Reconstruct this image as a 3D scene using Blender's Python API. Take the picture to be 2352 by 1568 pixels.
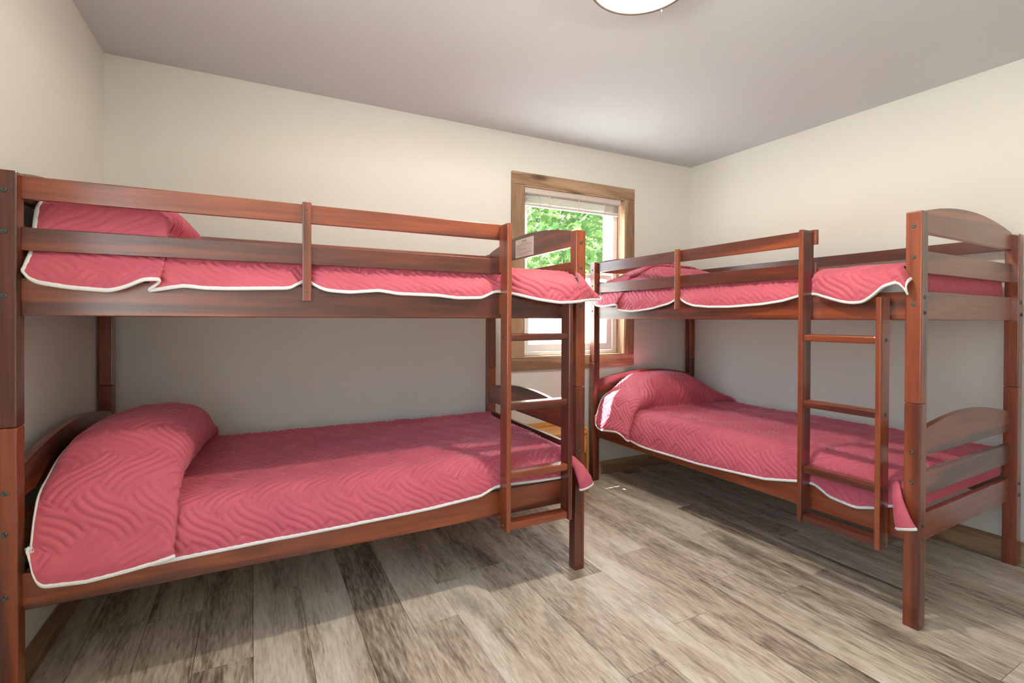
import bpy, bmesh, math, random
import numpy as np
from mathutils import Vector, Matrix

for o in list(bpy.data.objects):
    bpy.data.objects.remove(o, do_unlink=True)
SC = bpy.context.scene
COL = SC.collection
rad = math.radians

# ------------------------------------------------------------------ camera
W_PX, H_PX = 2352, 1568
F_PX, CX, CY = 1125.24, 1191.97, 740.84
cam = bpy.data.cameras.new('camera')
cam.sensor_fit = 'HORIZONTAL'; cam.sensor_width = 36.0
cam.lens = F_PX * 36.0 / W_PX
cam.shift_x = (W_PX / 2 - CX) / W_PX
cam.shift_y = (CY - H_PX / 2) / W_PX
cam.clip_start = 0.02; cam.clip_end = 500
camo = bpy.data.objects.new('camera', cam); COL.objects.link(camo)
_y, _p, _r = rad(28.6116), rad(0.4012), rad(0.2294)
_fw = Vector((math.sin(_y) * math.cos(_p), math.cos(_y) * math.cos(_p), -math.sin(_p)))
_rt = Vector((math.cos(_y), -math.sin(_y), 0)); _up = _rt.cross(_fw)
_rt, _up = _rt * math.cos(_r) + _up * math.sin(_r), -_rt * math.sin(_r) + _up * math.cos(_r)
camo.matrix_world = Matrix(((_rt.x, _up.x, -_fw.x, 0), (_rt.y, _up.y, -_fw.y, 0), (_rt.z, _up.z, -_fw.z, 1.1691), (0, 0, 0, 1)))
SC.camera = camo

# ------------------------------------------------------------------ sky, sun, exposure
world = bpy.data.worlds.new('sky'); SC.world = world; world.use_nodes = True
wn = world.node_tree; bg = wn.nodes['Background']
sky = wn.nodes.new('ShaderNodeTexSky'); sky.sky_type = 'NISHITA'
sky.sun_disc = False; sky.sun_elevation = rad(67); sky.sun_rotation = rad(-50); sky.dust_density = 3.0; sky.air_density = 1.0
wn.links.new(sky.outputs[0], bg.inputs[0]); bg.inputs[1].default_value = 1.15
SUN_DIR = Vector((1.0, -1.0, -3.4)).normalized()
sun = bpy.data.lights.new('sun', 'SUN'); sun.energy = 34.0; sun.angle = rad(0.6); sun.color = (1.0, 0.95, 0.88)
suno = bpy.data.objects.new('sun', sun); COL.objects.link(suno); suno.location = (-3, 8, 12)
suno.rotation_euler = SUN_DIR.to_track_quat('-Z', 'Y').to_euler()
LAMP_STRENGTH = 14.0
BULB_W = 88.0
SC.view_settings.view_transform = 'Standard'; SC.view_settings.look = 'None'
SC.view_settings.gamma = 1.0; SC.view_settings.use_curve_mapping = False
SC.view_settings.exposure = 0.45
SC.cycles.diffuse_bounces = 6; SC.cycles.max_bounces = 10; SC.cycles.transparent_max_bounces = 12

# ------------------------------------------------------------------ materials
def mat(name):
    m = bpy.data.materials.new(name); m.use_nodes = True
    nt = m.node_tree; return m, nt, nt.nodes['Principled BSDF']
def nd(nt, t, **kw):
    n = nt.nodes.new(t)
    for k, v in kw.items(): setattr(n, k, v)
    return n
def ramp(nt, stops):
    r = nt.nodes.new('ShaderNodeValToRGB'); e = r.color_ramp.elements
    while len(e) < len(stops): e.new(0.5)
    for el, (p, c) in zip(e, stops): el.position = p; el.color = (*c, 1)
    return r
def coords(nt, scale, rnd=True, shift=(0, 0, 0)):
    tc = nd(nt, 'ShaderNodeTexCoord'); mp = nd(nt, 'ShaderNodeMapping')
    mp.inputs['Scale'].default_value = scale; mp.inputs['Location'].default_value = shift
    if rnd:
        oi = nd(nt, 'ShaderNodeObjectInfo'); ml = nd(nt, 'ShaderNodeMath', operation='MULTIPLY'); ml.inputs[1].default_value = 7.31
        nt.links.new(oi.outputs['Random'], ml.inputs[0])
        ad = nd(nt, 'ShaderNodeVectorMath', operation='ADD')
        nt.links.new(tc.outputs['Object'], ad.inputs[0]); nt.links.new(ml.outputs[0], ad.inputs[1])
        nt.links.new(ad.outputs[0], mp.inputs['Vector'])
    else:
        nt.links.new(tc.outputs['Object'], mp.inputs['Vector'])
    return mp
def wood(name, stops, axis, rough=0.3, coat=0.0, fine=90.0, broad=7.0, knots=0.0, bump=0.06, stretch=0.06, spec=0.5):
    """Stained board: grain runs along the local axis 0, 1 or 2."""
    m, nt, b = mat(name)
    sc = [1.0, 1.0, 1.0]; sc[axis] = stretch
    mp = coords(nt, tuple(sc))
    n1 = nd(nt, 'ShaderNodeTexNoise'); n1.inputs['Scale'].default_value = broad; n1.inputs['Detail'].default_value = 3; n1.inputs['Distortion'].default_value = 1.2
    n2 = nd(nt, 'ShaderNodeTexNoise'); n2.inputs['Scale'].default_value = fine; n2.inputs['Detail'].default_value = 4
    nt.links.new(mp.outputs[0], n1.inputs['Vector']); nt.links.new(mp.outputs[0], n2.inputs['Vector'])
    # growth rings: bands of the broad noise
    mu = nd(nt, 'ShaderNodeMath', operation='MULTIPLY'); mu.inputs[1].default_value = 26.0
    sn = nd(nt, 'ShaderNodeMath', operation='SINE')
    nt.links.new(n1.outputs['Fac'], mu.inputs[0]); nt.links.new(mu.outputs[0], sn.inputs[0])
    m1 = nd(nt, 'ShaderNodeMath', operation='MULTIPLY_ADD'); m1.inputs[1].default_value = 0.10; nt.links.new(sn.outputs[0], m1.inputs[0]); nt.links.new(n1.outputs['Fac'], m1.inputs[2])
    m2 = nd(nt, 'ShaderNodeMath', operation='MULTIPLY_ADD'); m2.inputs[1].default_value = 0.35
    sb = nd(nt, 'ShaderNodeMath', operation='SUBTRACT'); sb.inputs[1].default_value = 0.5
    nt.links.new(n2.outputs['Fac'], sb.inputs[0]); nt.links.new(sb.outputs[0], m2.inputs[0]); nt.links.new(m1.outputs[0], m2.inputs[2])
    cr = ramp(nt, stops); nt.links.new(m2.outputs[0], cr.inputs[0])
    col = cr.outputs[0]
    if knots > 0:
        sk = [6.5, 6.5, 6.5]; sk[axis] = 2.2
        kp = coords(nt, tuple(sk))
        vo = nd(nt, 'ShaderNodeTexVoronoi'); vo.inputs['Scale'].default_value = 1.0; nt.links.new(kp.outputs[0], vo.inputs['Vector'])
        kr = ramp(nt, [(0.0, (1, 1, 1)), (0.10, (0.7, 0.7, 0.7)), (0.2, (0, 0, 0))]); nt.links.new(vo.outputs['Distance'], kr.inputs[0])
        mx = nd(nt, 'ShaderNodeMix', data_type='RGBA'); mx.inputs['B'].default_value = (*[c * 0.35 for c in stops[0][1]], 1)
        km = nd(nt, 'ShaderNodeMath', operation='MULTIPLY'); km.inputs[1].default_value = knots
        nt.links.new(kr.outputs[0], km.inputs[0]); nt.links.new(km.outputs[0], mx.inputs['Factor']); nt.links.new(col, mx.inputs['A'])
        col = mx.outputs['Result']
    nt.links.new(col, b.inputs['Base Color'])
    b.inputs['Roughness'].default_value = rough; b.inputs['Coat Weight'].default_value = coat; b.inputs['Coat Roughness'].default_value = 0.22
    b.inputs['Specular IOR Level'].default_value = spec
    bp = nd(nt, 'ShaderNodeBump'); bp.inputs['Strength'].default_value = bump; bp.inputs['Distance'].default_value = 0.002
    nt.links.new(n2.outputs['Fac'], bp.inputs['Height']); nt.links.new(bp.outputs[0], b.inputs['Normal'])
    return m
def plain(name, c, rough=0.6, metal=0.0, spec=0.5, noise=0.0, nscale=40.0, bump=0.0):
    m, nt, b = mat(name)
    b.inputs['Base Color'].default_value = (*c, 1); b.inputs['Roughness'].default_value = rough
    b.inputs['Metallic'].default_value = metal; b.inputs['Specular IOR Level'].default_value = spec
    if noise or bump:
        mp = coords(nt, (1, 1, 1), rnd=False)
        n = nd(nt, 'ShaderNodeTexNoise'); n.inputs['Scale'].default_value = nscale; n.inputs['Detail'].default_value = 3
        nt.links.new(mp.outputs[0], n.inputs['Vector'])
        if noise:
            cr = ramp(nt, [(0.3, tuple(x * (1 - noise) for x in c)), (0.7, tuple(min(1, x * (1 + noise)) for x in c))])
            nt.links.new(n.outputs['Fac'], cr.inputs[0]); nt.links.new(cr.outputs[0], b.inputs['Base Color'])
        if bump:
            bp = nd(nt, 'ShaderNodeBump'); bp.inputs['Strength'].default_value = bump; bp.inputs['Distance'].default_value = 0.003
            nt.links.new(n.outputs['Fac'], bp.inputs['Height']); nt.links.new(bp.outputs[0], b.inputs['Normal'])
    return m
def emis(name, c, s):
    m, nt, b = mat(name)
    b.inputs['Base Color'].default_value = (0.9, 0.88, 0.82, 1)
    b.inputs['Emission Color'].default_value = (*c, 1); b.inputs['Emission Strength'].default_value = s
    return m

RED = [(0.22, (0.040, 0.009, 0.006)), (0.42, (0.128, 0.025, 0.011)), (0.58, (0.215, 0.044, 0.015)), (0.8, (0.34, 0.085, 0.024))]
M_BED = [wood('mahogany_stain_%s' % 'xyz'[a], RED, a, rough=0.34, coat=0.75, broad=5.0, knots=0.35, bump=0.03) for a in range(3)]
PINE = [(0.2, (0.17, 0.095, 0.050)), (0.5, (0.37, 0.235, 0.14)), (0.8, (0.50, 0.345, 0.22))]
M_TRIM = [wood('brown_pine_%s' % 'xyz'[a], PINE, a, rough=0.5, knots=0.9, broad=6.0, bump=0.08, stretch=0.10) for a in range(3)]
BASE = [(0.2, (0.16, 0.088, 0.045)), (0.5, (0.35, 0.215, 0.12)), (0.8, (0.48, 0.32, 0.19))]
M_BASE = [wood('baseboard_pine_%s' % 'xyz'[a], BASE, a, rough=0.5, knots=0.8, broad=6.0, bump=0.08, stretch=0.10) for a in range(3)]
HONEY = [(0.2, (0.42, 0.17, 0.035)), (0.5, (0.60, 0.28, 0.07)), (0.8, (0.72, 0.40, 0.13))]
M_HONEY = [wood('honey_pine_%s' % 'xyz'[a], HONEY, a, rough=0.35, coat=0.2, broad=5.0, knots=0.4, bump=0.03) for a in range(3)]
M_WALL = plain('cream_wall_paint', (0.72, 0.725, 0.68), 0.75, spec=0.25, nscale=260, bump=0.05)
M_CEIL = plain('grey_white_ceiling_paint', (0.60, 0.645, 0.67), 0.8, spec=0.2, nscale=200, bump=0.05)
M_VINYL = plain('white_window_vinyl', (0.85, 0.86, 0.88), 0.35)
M_BLIND = plain('white_blind_aluminium', (0.60, 0.55, 0.50), 0.4)
M_BOLT = plain('dark_green_grey_bolt_metal', (0.10, 0.13, 0.12), 0.35, metal=0.85)
M_HOLE = plain('bolt_socket_black', (0.01, 0.01, 0.01), 0.6)
M_NICKEL = plain('brushed_nickel', (0.62, 0.56, 0.50), 0.32, metal=1.0)
M_BIND = plain('pale_grey_binding_tape', (0.72, 0.74, 0.74), 0.8, noise=0.06, nscale=300, bump=0.2)
M_LINING = plain('pale_teal_lining', (0.50, 0.57, 0.57), 0.85, noise=0.12, nscale=160)
M_MATT = plain('white_mattress_ticking', (0.75, 0.74, 0.72), 0.85, noise=0.05, nscale=60)
M_PAPER = plain('label_paper', (0.75, 0.73, 0.66), 0.7)
M_INK = plain('label_ink', (0.10, 0.10, 0.10), 0.7)
M_SOIL = plain('pale_sunlit_gravel', (0.62, 0.60, 0.54), 0.9, noise=0.2, nscale=3)
M_BARK = plain('pale_grey_bark', (0.42, 0.38, 0.34), 0.9, noise=0.35, nscale=9, bump=0.5)
M_SIDING = plain('exterior_siding', (0.55, 0.52, 0.47), 0.8)

def quilt_mat():
    m, nt, b = mat('burgundy_quilted_microfibre')
    mp = coords(nt, (1, 1, 1))
    n = nd(nt, 'ShaderNodeTexNoise'); n.inputs['Scale'].default_value = 5.0; n.inputs['Detail'].default_value = 2
    nt.links.new(mp.outputs[0], n.inputs['Vector'])
    cr = ramp(nt, [(0.3, (0.50, 0.096, 0.138)), (0.7, (0.57, 0.116, 0.162))])
    nt.links.new(n.outputs['Fac'], cr.inputs[0]); nt.links.new(cr.outputs[0], b.inputs['Base Color'])
    b.inputs['Roughness'].default_value = 0.6; b.inputs['Specular IOR Level'].default_value = 0.25
    b.inputs['Sheen Weight'].default_value = 0.35; b.inputs['Sheen Roughness'].default_value = 0.4; b.inputs['Sheen Tint'].default_value = (0.95, 0.6, 0.75, 1)
    f = nd(nt, 'ShaderNodeTexNoise'); f.inputs['Scale'].default_value = 420.0; nt.links.new(mp.outputs[0], f.inputs['Vector'])
    bp = nd(nt, 'ShaderNodeBump'); bp.inputs['Strength'].default_value = 0.08; bp.inputs['Distance'].default_value = 0.001
    nt.links.new(f.outputs['Fac'], bp.inputs['Height']); nt.links.new(bp.outputs[0], b.inputs['Normal'])
    return m
M_QUILT = quilt_mat()

def floor_mat():
    m, nt, b = mat('weathered_vinyl_plank')
    mp = coords(nt, (1.0, 0.13, 1.0))
    a = nd(nt, 'ShaderNodeTexNoise'); a.inputs['Scale'].default_value = 8.0; a.inputs['Detail'].default_value = 7; a.inputs['Roughness'].default_value = 0.62; a.inputs['Distortion'].default_value = 0.7
    f = nd(nt, 'ShaderNodeTexNoise'); f.inputs['Scale'].default_value = 120.0; f.inputs['Detail'].default_value = 5
    nt.links.new(mp.outputs[0], a.inputs['Vector']); nt.links.new(mp.outputs[0], f.inputs['Vector'])
    # blotches of dark wear
    mp2 = coords(nt, (1.0, 0.33, 1.0), shift=(3, 1, 0))
    w = nd(nt, 'ShaderNodeTexNoise'); w.inputs['Scale'].default_value = 6.0; w.inputs['Detail'].default_value = 7; w.inputs['Roughness'].default_value = 0.7
    nt.links.new(mp2.outputs[0], w.inputs['Vector'])
    s = nd(nt, 'ShaderNodeMath', operation='SUBTRACT'); s.inputs[1].default_value = 0.5; nt.links.new(f.outputs['Fac'], s.inputs[0])
    k = nd(nt, 'ShaderNodeMath', operation='MULTIPLY_ADD'); k.inputs[1].default_value = 0.65; nt.links.new(s.outputs[0], k.inputs[0]); nt.links.new(a.outputs['Fac'], k.inputs[2])
    # cathedral grain rings
    g1 = nd(nt, 'ShaderNodeTexNoise'); g1.inputs['Scale'].default_value = 5.0; g1.inputs['Detail'].default_value = 2; g1.inputs['Distortion'].default_value = 0.6
    nt.links.new(mp.outputs[0], g1.inputs['Vector'])
    gm = nd(nt, 'ShaderNodeMath', operation='MULTIPLY'); gm.inputs[1].default_value = 70.0; gs = nd(nt, 'ShaderNodeMath', operation='SINE')
    nt.links.new(g1.outputs['Fac'], gm.inputs[0]); nt.links.new(gm.outputs[0], gs.inputs[0])
    gk = nd(nt, 'ShaderNodeMath', operation='MULTIPLY_ADD'); gk.inputs[1].default_value = 0.032; nt.links.new(gs.outputs[0], gk.inputs[0]); nt.links.new(k.outputs[0], gk.inputs[2]); k = gk
    # each plank a little lighter or darker
    oi = nd(nt, 'ShaderNodeObjectInfo'); q = nd(nt, 'ShaderNodeMath', operation='MULTIPLY_ADD'); q.inputs[1].default_value = 0.22; q.inputs[2].default_value = -0.10
    nt.links.new(oi.outputs['Random'], q.inputs[0])
    k2 = nd(nt, 'ShaderNodeMath', operation='ADD'); nt.links.new(k.outputs[0], k2.inputs[0]); nt.links.new(q.outputs[0], k2.inputs[1])
    cr = ramp(nt, [(0.22, (0.13, 0.098, 0.072)), (0.38, (0.33, 0.265, 0.20)), (0.50, (0.50, 0.42, 0.33)), (0.64, (0.64, 0.56, 0.46)), (0.85, (0.76, 0.70, 0.61))])
    nt.links.new(k2.outputs[0], cr.inputs[0])
    wr = ramp(nt, [(0.56, (0, 0, 0)), (0.70, (0.55, 0.55, 0.55))]); nt.links.new(w.outputs['Fac'], wr.inputs[0])
    mx = nd(nt, 'ShaderNodeMix', data_type='RGBA'); mx.inputs['B'].default_value = (0.115, 0.092, 0.075, 1)
    nt.links.new(wr.outputs[0], mx.inputs['Factor']); nt.links.new(cr.outputs[0], mx.inputs['A'])
    nt.links.new(mx.outputs['Result'], b.inputs['Base Color'])
    b.inputs['Roughness'].default_value = 0.42; b.inputs['Specular IOR Level'].default_value = 0.45
    bp = nd(nt, 'ShaderNodeBump'); bp.inputs['Strength'].default_value = 0.12; bp.inputs['Distance'].default_value = 0.002
    nt.links.new(k.outputs[0], bp.inputs['Height']); nt.links.new(bp.outputs[0], b.inputs['Normal'])
    return m
M_FLOOR = floor_mat()

def glass_mat():
    m, nt, b = mat('window_glass'); nt.nodes.remove(b)
    t = nd(nt, 'ShaderNodeBsdfTransparent'); t.inputs[0].default_value = (0.96, 0.98, 0.97, 1)
    g = nd(nt, 'ShaderNodeBsdfGlossy'); g.inputs['Roughness'].default_value = 0.02
    mx = nd(nt, 'ShaderNodeMixShader'); mx.inputs[0].default_value = 0.05; nt.links.new(t.outputs[0], mx.inputs[1]); nt.links.new(g.outputs[0], mx.inputs[2])
    nt.links.new(mx.outputs[0], nt.nodes['Material Output'].inputs[0]); return m
M_GLASS = glass_mat()
def opal_mat():
    m, nt, b = mat('lit_opal_glass'); nt.nodes.remove(b)
    t = nd(nt, 'ShaderNodeBsdfTransparent'); e = nd(nt, 'ShaderNodeEmission'); e.inputs[0].default_value = (1.0, 0.90, 0.76, 1); e.inputs[1].default_value = LAMP_STRENGTH
    mx = nd(nt, 'ShaderNodeMixShader'); mx.inputs[0].default_value = 0.35
    nt.links.new(t.outputs[0], mx.inputs[1]); nt.links.new(e.outputs[0], mx.inputs[2])
    nt.links.new(mx.outputs[0], nt.nodes['Material Output'].inputs[0]); return m
def screen_mat():
    m, nt, b = mat('insect_screen_mesh'); nt.nodes.remove(b)
    t = nd(nt, 'ShaderNodeBsdfTransparent'); d = nd(nt, 'ShaderNodeBsdfTranslucent'); d.inputs[0].default_value = (0.85, 0.86, 0.86, 1)
    mx = nd(nt, 'ShaderNodeMixShader'); mx.inputs[0].default_value = 0.40
    nt.links.new(t.outputs[0], mx.inputs[1]); nt.links.new(d.outputs[0], mx.inputs[2])
    nt.links.new(mx.outputs[0], nt.nodes['Material Output'].inputs[0]); return m
M_SCREEN = screen_mat()
def leaf_mat():
    m, nt, b = mat('sunlit_maple_leaf'); nt.nodes.remove(b)
    mp = coords(nt, (1, 1, 1), rnd=False)
    n = nd(nt, 'ShaderNodeTexNoise'); n.inputs['Scale'].default_value = 2.3; n.inputs['Detail'].default_value = 4; nt.links.new(mp.outputs[0], n.inputs['Vector'])
    cr = ramp(nt, [(0.35, (0.075, 0.17, 0.050)), (0.55, (0.13, 0.24, 0.070)), (0.7, (0.24, 0.30, 0.11))]); nt.links.new(n.outputs['Fac'], cr.inputs[0])
    d = nd(nt, 'ShaderNodeBsdfDiffuse'); t = nd(nt, 'ShaderNodeBsdfTranslucent')
    nt.links.new(cr.outputs[0], d.inputs[0]); nt.links.new(cr.outputs[0], t.inputs[0])
    mx = nd(nt, 'ShaderNodeMixShader'); mx.inputs[0].default_value = 0.45
    nt.links.new(d.outputs[0], mx.inputs[1]); nt.links.new(t.outputs[0], mx.inputs[2])
    nt.links.new(mx.outputs[0], nt.nodes['Material Output'].inputs[0]); return m
M_LEAF = leaf_mat()

# ------------------------------------------------------------------ mesh helpers
def link_mesh(name, me, m, parent=None):
    me.materials.clear(); me.materials.append(m)
    o = bpy.data.objects.new(name, me); COL.objects.link(o)
    if parent: o.parent = parent
    return o
def box_bm(x0, x1, y0, y1, z0, z1, bev=0.0, seg=2, bm=None):
    bm = bm or bmesh.new()
    r = bmesh.ops.create_cube(bm, size=1.0)
    vs = r['verts']
    for v in vs:
        v.co = Vector(((x0 + x1) / 2 + v.co.x * (x1 - x0), (y0 + y1) / 2 + v.co.y * (y1 - y0), (z0 + z1) / 2 + v.co.z * (z1 - z0)))
    if bev > 0:
        es = list({e for v in vs for e in v.link_edges})
        bmesh.ops.bevel(bm, geom=es, offset=bev, segments=seg, affect='EDGES', profile=0.6)
    return bm
def bm_obj(name, bm, m, parent=None, smooth=False, matrix=None):
    if matrix is not None: bmesh.ops.transform(bm, matrix=matrix, verts=bm.verts)
    bmesh.ops.recalc_face_normals(bm, faces=bm.faces)
    me = bpy.data.meshes.new(name); bm.to_mesh(me); bm.free()
    if smooth:
        for p in me.polygons: p.use_smooth = True
    return link_mesh(name, me, m, parent)
def box(name, x0, x1, y0, y1, z0, z1, m, parent=None, bev=0.0, seg=2, matrix=None):
    return bm_obj(name, box_bm(x0, x1, y0, y1, z0, z1, bev, seg), m, parent, False, matrix)
def lathe(name, prof, m, parent=None, n=48, loc=(0, 0, 0), axis='z', smooth=True):
    """prof: list of (radius, height). Revolved about local z (or mapped onto another axis)."""
    bm = bmesh.new(); rings = []
    for r, h in prof:
        ring = []
        for i in range(n):
            a = 2 * math.pi * i / n; x, y = r * math.cos(a), r * math.sin(a)
            p = {'z': (x, y, h), 'y': (x, h, y), 'x': (h, x, y)}[axis]
            ring.append(bm.verts.new((p[0] + loc[0], p[1] + loc[1], p[2] + loc[2])))
        rings.append(ring)
    for a, b in zip(rings, rings[1:]):
        for i in range(n): bm.faces.new((a[i], a[(i + 1) % n], b[(i + 1) % n], b[i]))
    bm.faces.new(rings[0][::-1]); bm.faces.new(rings[-1])
    bmesh.ops.remove_doubles(bm, verts=bm.verts, dist=1e-6)
    return bm_obj(name, bm, m, parent, smooth)
def prism_bm(pts, d0, d1, axis, bev=0.0):
    """Closed outline pts=(a,b) extruded along an axis ('x': a=y,b=z; 'y': a=x,b=z; 'z': a=x,b=y)."""
    bm = bmesh.new()
    def P(a, b, d): return {'x': (d, a, b), 'y': (a, d, b), 'z': (a, b, d)}[axis]
    A = [bm.verts.new(P(a, b, d0)) for a, b in pts]; B = [bm.verts.new(P(a, b, d1)) for a, b in pts]
    fa = bm.faces.new(A); fb = bm.faces.new(B[::-1]); n = len(pts)
    for i in range(n): bm.faces.new((A[i], B[i], B[(i + 1) % n], A[(i + 1) % n]))
    if bev > 0:
        es = [e for e in bm.edges if (e in fa.edges[:] or e in fb.edges[:])]
        bmesh.ops.bevel(bm, geom=es, offset=bev, segments=2, affect='EDGES', profile=0.6)
    return bm
def np_mesh(name, V, F, m, parent=None, smooth=True):
    """V (n,3) array, F (m,4) quads."""
    me = bpy.data.meshes.new(name); V = np.asarray(V, np.float32); F = np.asarray(F, np.int32)
    me.vertices.add(len(V)); me.vertices.foreach_set('co', V.ravel())
    k = F.shape[1]; me.loops.add(F.size); me.loops.foreach_set('vertex_index', F.ravel())
    me.polygons.add(len(F)); me.polygons.foreach_set('loop_start', np.arange(0, F.size, k, dtype=np.int32))
    me.polygons.foreach_set('use_smooth', np.full(len(F), smooth)); me.update(calc_edges=True); me.validate()
    return link_mesh(name, me, m, parent)
def tag(o, label=None, cat=None, group=None, kind=None):
    if label: o['label'] = label
    if cat: o['category'] = cat
    if group: o['group'] = group
    if kind: o['kind'] = kind
    return o
def empty(name, loc=(0, 0, 0), rz=0.0, parent=None):
    e = bpy.data.objects.new(name, None); COL.objects.link(e); e.location = loc; e.rotation_euler = (0, 0, rz)
    e.empty_display_size = 0.1
    if parent: e.parent = parent
    return e
def copy_tree(o, parent=None):
    c = o.copy(); COL.objects.link(c); c.parent = parent
    for ch in [x for x in bpy.data.objects if x.parent == o]: copy_tree(ch, c)
    return c
def gsmooth(A, sig, axis=0):
    """Gaussian blur along one axis with edge padding that keeps linear trends."""
    if sig < 0.3: return A
    k = int(math.ceil(3 * sig)); w = np.exp(-0.5 * (np.arange(-k, k + 1) / sig) ** 2); w /= w.sum()
    A = np.moveaxis(np.asarray(A, float), axis, 0)
    pre = 2 * A[:1] - A[1:k + 1][::-1] if len(A) > k else np.repeat(A[:1], k, 0)
    post = 2 * A[-1:] - A[-k - 1:-1][::-1] if len(A) > k else np.repeat(A[-1:], k, 0)
    B = np.concatenate([pre, A, post], 0); out = np.zeros_like(A)
    for i, wi in enumerate(w): out += wi * B[i:i + len(A)]
    return np.moveaxis(out, 0, axis)

# ------------------------------------------------------------------ the room
HC = 2.443
YW, WB = 3.0215, -1.629          # window wall: y = YW + x tan(WB)
XL, WL = -0.6256, -1.0767        # left wall:   x = XL + tan(WL) (YW - y)
XR, WA = 3.230, 1.55             # right wall:  x = XR + tan(WA) (YW - y)
Y0 = -0.50                       # wall behind the camera
tw, tl, ta = math.tan(rad(WB)), math.tan(rad(WL)), math.tan(rad(WA))
def xl(y): return XL + tl * (YW - y)
def xr(y): return XR + ta * (YW - y)
def yw(x): return YW + tw * x
def corner(side):
    x = XL if side == 'l' else XR
    for _ in range(20):
        y = yw(x); x = xl(y) if side == 'l' else xr(y)
    return x, yw(x)
BL, BR = corner('l'), corner('r')
FL, FR = (xl(Y0), Y0), (xr(Y0), Y0)
def struct(o): o['kind'] = 'structure'; return o
TH = 0.16
def wall_frame(name, a, b):
    """Empty at a, local x towards b, local +y out of the room (a->b runs clockwise seen from above = room on the right)."""
    e = Vector((b[0] - a[0], b[1] - a[1], 0)); return Matrix.Translation((a[0], a[1], 0)) @ Matrix.Rotation(math.atan2(e.y, e.x), 4, 'Z'), e.length
MB_, LB_ = wall_frame('wall_back', BL, BR)     # local +y = outwards (to the garden)
ML_, LL_ = wall_frame('wall_left', FL, BL)
MR_, LR_ = wall_frame('wall_right', BR, FR)
MF_, LF_ = wall_frame('wall_front', FR, FL)
def wall(name, M, Ln, hole=None):
    bm = bmesh.new(); e0, e1 = -TH, Ln + TH
    if hole is None: box_bm(e0, e1, 0, TH, 0, HC, bm=bm)
    else:
        h0, h1, z0, z1 = hole
        xs, zs = [e0, h0, h1, e1], [0, z0, z1, HC]
        V = {}
        for d in (0, TH):
            for i, x in enumerate(xs):
                for k, z in enumerate(zs): V[d, i, k] = bm.verts.new((x, d, z))
        for i in range(3):
            for k in range(3):
                if (i, k) == (1, 1): continue
                bm.faces.new((V[0, i, k], V[0, i + 1, k], V[0, i + 1, k + 1], V[0, i, k + 1])); bm.faces.new((V[TH, i, k], V[TH, i, k + 1], V[TH, i + 1, k + 1], V[TH, i + 1, k]))
        for i in range(3):
            bm.faces.new((V[0, i, 0], V[TH, i, 0], V[TH, i + 1, 0], V[0, i + 1, 0])); bm.faces.new((V[0, i, 3], V[0, i + 1, 3], V[TH, i + 1, 3], V[TH, i, 3]))
            bm.faces.new((V[0, 0, i], V[0, 0, i + 1], V[TH, 0, i + 1], V[TH, 0, i])); bm.faces.new((V[0, 3, i], V[TH, 3, i], V[TH, 3, i + 1], V[0, 3, i + 1]))
        for (i, k), (j, l) in (((1, 1), (2, 1)), ((2, 1), (2, 2)), ((2, 2), (1, 2)), ((1, 2), (1, 1))):
            bm.faces.new((V[0, i, k], V[TH, i, k], V[TH, j, l], V[0, j, l]))
    o = bm_obj(name, bm, M_WALL); o.matrix_world = M; return struct(o)
# window opening in wall-local x
def to_local(x): return (MB_.inverted() @ Vector((x, yw(x), 0))).x
VX0, VX1, VZ0, VZ1 = to_local(1.6506), to_local(2.5358), 0.900, 2.098
WX0, WX1, WZ0, WZ1 = to_local(1.5565), to_local(2.6207), 0.813, 2.1835
tag(wall('wall_back', MB_, LB_, (VX0 - 0.015, VX1 + 0.015, VZ0 - 0.015, VZ1 + 0.015)), 'cream painted wall with the wood-trimmed window')
W2 = (0.10, 1.62, 0.72, 2.098)      # second window, beside the camera, along wall_left
tag(wall('wall_left', ML_, LL_, W2), 'cream painted wall at the head of the bunk bed')
tag(wall('wall_right', MR_, LR_), 'cream painted wall behind the bunk bed by the window')
tag(wall('wall_front', MF_, LF_), 'cream painted wall opposite the window wall')
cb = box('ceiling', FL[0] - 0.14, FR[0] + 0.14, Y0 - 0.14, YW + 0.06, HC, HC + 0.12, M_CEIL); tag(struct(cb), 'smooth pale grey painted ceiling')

# floor: a slab and one object for each vinyl plank
fl = empty('floor'); tag(struct(fl), 'weathered grey-brown vinyl plank floor')
box('subfloor', FL[0] - 0.2, FR[0] + 0.2, Y0 - 0.2, YW + 0.2, -0.12, -0.006, plain('subfloor_grey', (0.05, 0.045, 0.04), 0.9), fl)
PW = 0.178; rng = random.Random(5)
KNOWN = {1: 2.221, 3: 1.81, 5: 2.10, 8: 1.355, 9: 1.89, 10: 1.50, 11: 1.294}
k0 = int(math.floor((FL[0] - 0.02) / PW)) - 1
for k in range(k0, 20):
    x0 = 0.005 + PW * k; x1 = x0 + PW
    if x1 < FL[0] or x0 > FR[0]: continue
    s = KNOWN.get(k, rng.uniform(0, 1.22)); y = s - 1.22 * math.ceil((s - Y0) / 1.22)
    cuts = []
    while y < YW + 0.1: cuts.append(y); y += 1.22
    cuts.append(y)
    for a, b in zip(cuts, cuts[1:]):
        a2, b2 = max(a, Y0), min(b, YW + 0.02)
        if b2 - a2 < 0.02: continue
        cx, cy = (x0 + x1) / 2, (a2 + b2) / 2
        g = 0.0006
        o = box('plank', -PW / 2 + g, PW / 2 - g, -(b2 - a2) / 2 + g, (b2 - a2) / 2 - g, -0.006, 0.0, M_FLOOR, fl, bev=0.0009, seg=1)
        o.location = (cx, cy, rng.uniform(-0.0002, 0.0))

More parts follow.
